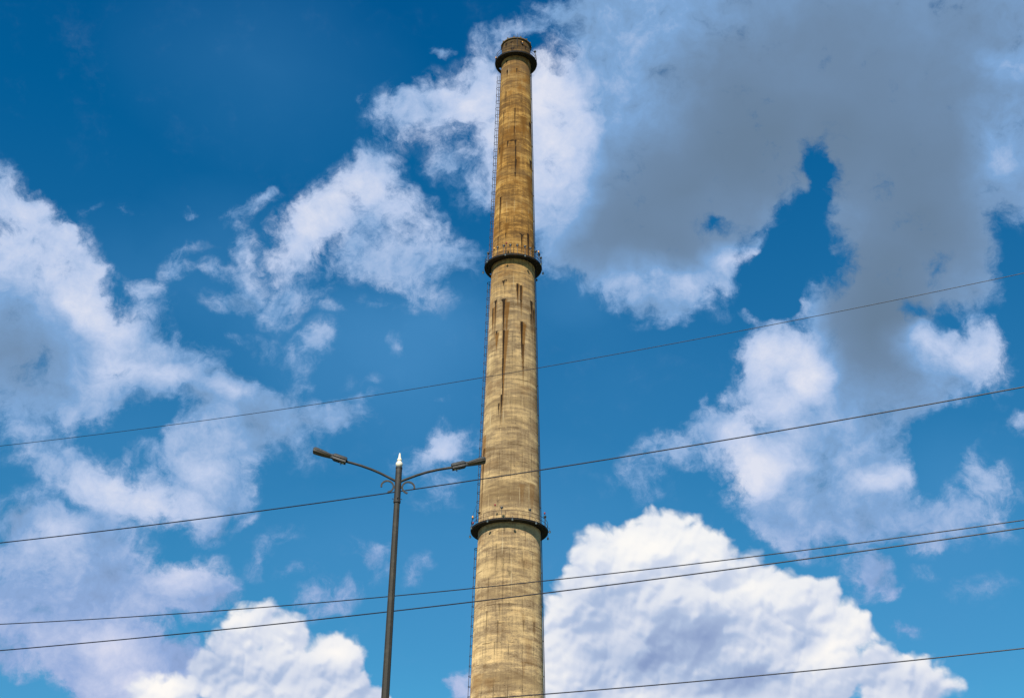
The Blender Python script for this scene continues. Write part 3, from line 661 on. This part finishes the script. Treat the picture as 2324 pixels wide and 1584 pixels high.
# ================================================================== twin-arm street lamp
LMETAL = weathered('grey_lamp_paint', (.018, .0175, .016), (.045, .042, .036), .7, 0, 7.0, thr=(.5, .7), rust=(.05, .035, .02))
POLEM = weathered('pole_paint', (.025, .022, .016), (.045, .040, .029), .75, 0, 5.0)
HEADM = weathered('lamp_housing_grey', (.034, .037, .038), (.075, .075, .072), .65, 0, 11.0)
AMB = plain('dirty_amber_glass', (.040, .030, .014), .35, 0, Specular_IOR_Level=.5)
CREAM = weathered('cream_finial', (.80, .74, .58), (.70, .62, .45), .5, 0, 8.0)
TIN = plain('bright_tin', (.55, .5, .38), .35, .3)
LX, LY = -2.205, 26.0
lamp = empty('street_lamp', (LX-.0057*12.8, LY, 0))
lamp.rotation_euler = (0, .0057, radians(5.4))
tag(lamp, 'dark grey twin-arm street lamp with cream finial and curled scrolls, left of the chimney', 'street lamp')
bm = bmesh.new()
lathe(bm, [(.112, .02), (.0585, 12.0)], 8, M=Matrix.Rotation(radians(10), 3, 'Z'))
pole = mk('pole', bm, POLEM, lamp)
bm = bmesh.new()
lathe(bm, [(.19, 0), (.19, .02), (.125, .03), (.118, .25)], 24)
for k in range(4): lathe(bm, [(.018, .02), (.018, .07)], 6, (.155*cos(k*pi/2+.78), .155*sin(k*pi/2+.78), 0))
mk('base_flange', bm, LMETAL, lamp, 40)
bm = bmesh.new()
lathe(bm, [(.060, 11.985), (.071, 11.985), (.071, 12.03), (.0645, 12.035), (.0635, 12.70), (.068, 12.705), (.068, 12.735), (.03, 12.74)], 32)
for a in (0, 90, 180, 270):
    d_ = Vector((cos(radians(a)), sin(radians(a)), 0))
    tube(bm, [d_*.06+Vector((0, 0, 12.065)), d_*.09+Vector((0, 0, 12.065))], .006, 6)
    tube(bm, [d_*.088+Vector((0, 0, 12.065)), d_*.098+Vector((0, 0, 12.065))], .011, 6)
box(bm, (.012, -.066, 12.09), (.022, .012, .034))
mk('sleeve', bm, LMETAL, lamp, 40)
bm = bmesh.new()
pr = [(.03, 12.735), (.045, 12.745)]
pr += [(.070*cos(radians(a)), 12.800+.070*sin(radians(a))) for a in range(-45, 61, 12)]
pr += [(.047*cos(radians(a)), 12.895+.042*sin(radians(a))) for a in range(-40, 51, 12)]
pr += [(.030, 12.935), (.024, 12.965), (.019, 13.01), (.014, 13.035), (.005, 13.045)]
lathe(bm, pr, 24)
mk('finial', bm, CREAM, lamp, 50)

def lamp_arm(sg):
    # sg = -1 left arm, +1 right arm; x runs outward
    S = lambda x, z, y=0.0: Vector((sg*x, y, z))
    bm = bmesh.new()
    ctrl = [(.04, 12.435), (.18, 12.505), (.36, 12.59), (.55, 12.665), (.75, 12.728), (.92, 12.77), (1.12, 12.815)]
    pts = []
    for i in range(len(ctrl)-1):
        for q in range(3):
            f_ = q/3; pts.append(S(ctrl[i][0]*(1-f_)+ctrl[i+1][0]*f_, ctrl[i][1]*(1-f_)+ctrl[i+1][1]*f_))
    pts.append(S(*ctrl[-1])); tube(bm, pts, .0255, 14)
    arm = mk('arm', bm, LMETAL, lamp, 50)
    bm = bmesh.new()
    # scroll: flat bar bent to a C, open towards the outside
    cxs, czs, n = .205, 12.318, 30
    prev = None
    for i in range(n+1):
        a = radians(-2 + (258+2)*i/n); rr_ = .118 if i > n*.3 else .118+.004*(n*.3-i)/(n*.3)
        dv = Vector((cos(a), 0, sin(a)))
        quad = []
        for r_, y_ in ((rr_-.016, -.012), (rr_+.016, -.012), (rr_+.016, .012), (rr_-.016, .012)):
            quad.append(bm.verts.new(S(cxs+dv.x*r_, czs+dv.z*r_, y_)))
        if prev:
            for k in range(4): bm.faces.new((prev[k], prev[(k+1) % 4], quad[(k+1) % 4], quad[k]))
        else: bm.faces.new(quad)
        prev = quad
    bm.faces.new(prev)
    for (ex, ez) in ((cxs+cos(radians(-2))*.118, czs+sin(radians(-2))*.118), (cxs+cos(radians(258))*.118, czs+sin(radians(258))*.118)):
        lathe(bm, [(.001, -.014), (.019, -.013), (.019, .013), (.001, .014)], 12, S(ex, ez), M=Matrix.Rotation(pi/2, 3, 'X'))
    box(bm, S(cxs-.134, czs), (.03, .018, .05))
    mk('scroll', bm, LMETAL, lamp, 40)
    # luminaire: local x outward, tilted up
    tl = radians(16.5); org = S(1.05, 12.80)
    def LQ(x, y, z): return org + Vector((sg*(x*cos(tl)-z*sin(tl)), y, x*sin(tl)+z*cos(tl)))
    def loft(bm, secs, mi=0):
        rings = [[bm.verts.new(LQ(x, y, z)) for (y, z) in ring] for x, ring in secs]
        for i in range(len(rings)-1):
            k_ = len(rings[i])
            for j in range(k_):
                bm.faces.new((rings[i][j], rings[i][(j+1) % k_], rings[i+1][(j+1) % k_], rings[i+1][j])).material_index = mi
        bm.faces.new(rings[0]).material_index = mi; bm.faces.new(rings[-1]).material_index = mi
    def sec(w, z0, z1, ch=.3):
        h = z1-z0; c_ = min(w*.5, h)*ch
        return [(-w/2, z0), (w/2, z0), (w/2, z1-c_), (w/2-c_, z1), (-w/2+c_, z1), (-w/2, z1-c_)]
    bm = bmesh.new()
    loft(bm, [(.0, sec(.15, -.048, .004)), (.02, sec(.150, -.048, .004)), (.25, sec(.150, -.048, .004)), (.285, sec(.11, -.032, .004))])      # lower tray
    loft(bm, [(-.005, sec(.150, .010, .062, .6)), (.012, sec(.165, .008, .074, .6)), (.245, sec(.165, .008, .080, .6)), (.275, sec(.135, .012, .068, .6)), (.29, sec(.10, .015, .05, .6))])
    loft(bm, [(.27, sec(.08, -.03, .05)), (.325, sec(.08, -.03, .05))])
    for y_ in (-.045, .03):
        tube(bm, [LQ(.05+abs(y_), y_, -.05), LQ(.05+abs(y_), y_, -.085)], .006, 6); tube(bm, [LQ(.05+abs(y_), y_, -.078), LQ(.05+abs(y_), y_, -.092)], .011, 6)
    gear = mk('gear_box', bm, HEADM, lamp, 35)
    bm = bmesh.new(); loft(bm, [(.03, sec(.09, -.0595, -.056)), (.075, sec(.09, -.0595, -.056))]); mk('name_plate', bm, TIN, gear)
    bm = bmesh.new()
    SECS = [(.300, .09, -.032, .032), (.33, .11, -.036, .040), (.42, .138, -.042, .050), (.52, .158, -.046, .060), (.60, .170, -.048, .066), (.66, .172, -.047, .067), (.682, .160, -.043, .060), (.694, .135, -.036, .048)]
    def cover(w, z0, z1):
        zm = z0+(z1-z0)*.52
        return [(-w/2-.004, zm), (w/2+.004, zm), (w/2+.004, zm+.012), (w/2*.94, zm+(z1-zm)*.45), (w/2*.62, z1), (-w/2*.62, z1), (-w/2*.94, zm+(z1-zm)*.45), (-w/2-.004, zm+.012)]
    loft(bm, [(x, cover(w, z0, z1)) for x, w, z0, z1 in SECS])
    head = mk('lamp_head', bm, HEADM, lamp, 35)
    bm = bmesh.new()
    def bowl(w, z0, z1):
        zm = z0+(z1-z0)*.52-.0015
        return [(-w/2*.72, z0), (w/2*.72, z0), (w/2*.93, z0+.018), (w/2*.97, zm), (-w/2*.97, zm), (-w/2*.93, z0+.018)]
    loft(bm, [(x if i else x+.012, bowl(w, z0, z1)) for i, (x, w, z0, z1) in enumerate(SECS[:-1])]+[(.688, bowl(.135, -.034, .042))])
    mk('lens', bm, AMB, head, 35)
lamp_arm(-1); lamp_arm(1)

# ================================================================== overhead cables
CABM = plain('cable_black', (.006, .007, .016), .45)
CAB = [
 (60, (1.03e-3, 2.17e-2, 32.235), .0145, 'thinnest and highest overhead cable, crossing the chimney midway between two platforms'),
 (45, (1.01e-3, 2.653e-2, 20.656), .021, 'thick black cable passing behind the street lamp scrolls, second from the top'),
 (42, (1.37e-3, 6.4e-4, 15.735), .0165, 'upper of the two cables running close together below the lowest platform'),
 (40, (9.4e-4, 2.022e-2, 14.672), .0185, 'lower of the two cables running close together behind the lamp pole'),
 (45, (1.17e-3, -3.15e-3, 13.041), .0185, 'lowest overhead cable, crossing the foot of the chimney and white cumulus'),
]
psi = radians(20)
for Y0, (q2, q1, q0), r_, lab in CAB:
    bm = bmesh.new(); pts = []
    for t_ in np.linspace(-90, 85, 160):
        pts.append((t_*cos(psi), -t_*sin(psi), q2*t_*t_+q1*t_+q0 - q0))
    tube(bm, pts, r_, 8)
    o = mk('overhead_cable', bm, CABM, smooth=True, loc=(0, Y0, q0))
    tag(o, lab, 'cable', 'overhead cables')

# ================================================================== ground (below the frame)
gm, M_, b = mat('dry_grass_ground')
tc = M_.n('ShaderNodeTexCoord'); ob = tc.outputs['Object']
g_ = M_.ramp(M_.noise(ob, .15, 8, .65), [(.3, (.035, .045, .018)), (.55, (.06, .065, .028)), (.75, (.12, .10, .06))])
M_.put(b.inputs['Base Color'], g_); b.inputs['Roughness'].default_value = .95; bump(M_, b, M_.noise(ob, 4.0, 6, .7), .5, .05)
bm = bmesh.new()
n = 48
ctr = bm.verts.new((0, 0, 0)); prev = None
for R_ in (30, 120, 500, 2500, 9000):
    ring = [bm.verts.new((R_*cos(2*pi*k/n), R_*sin(2*pi*k/n), 0)) for k in range(n)]
    for k in range(n):
        j = (k+1) % n
        bm.faces.new((ctr, ring[k], ring[j]) if prev is None else (prev[k], ring[k], ring[j], prev[j]))
    prev = ring
tag(mk('ground', bm, gm), kind='structure')
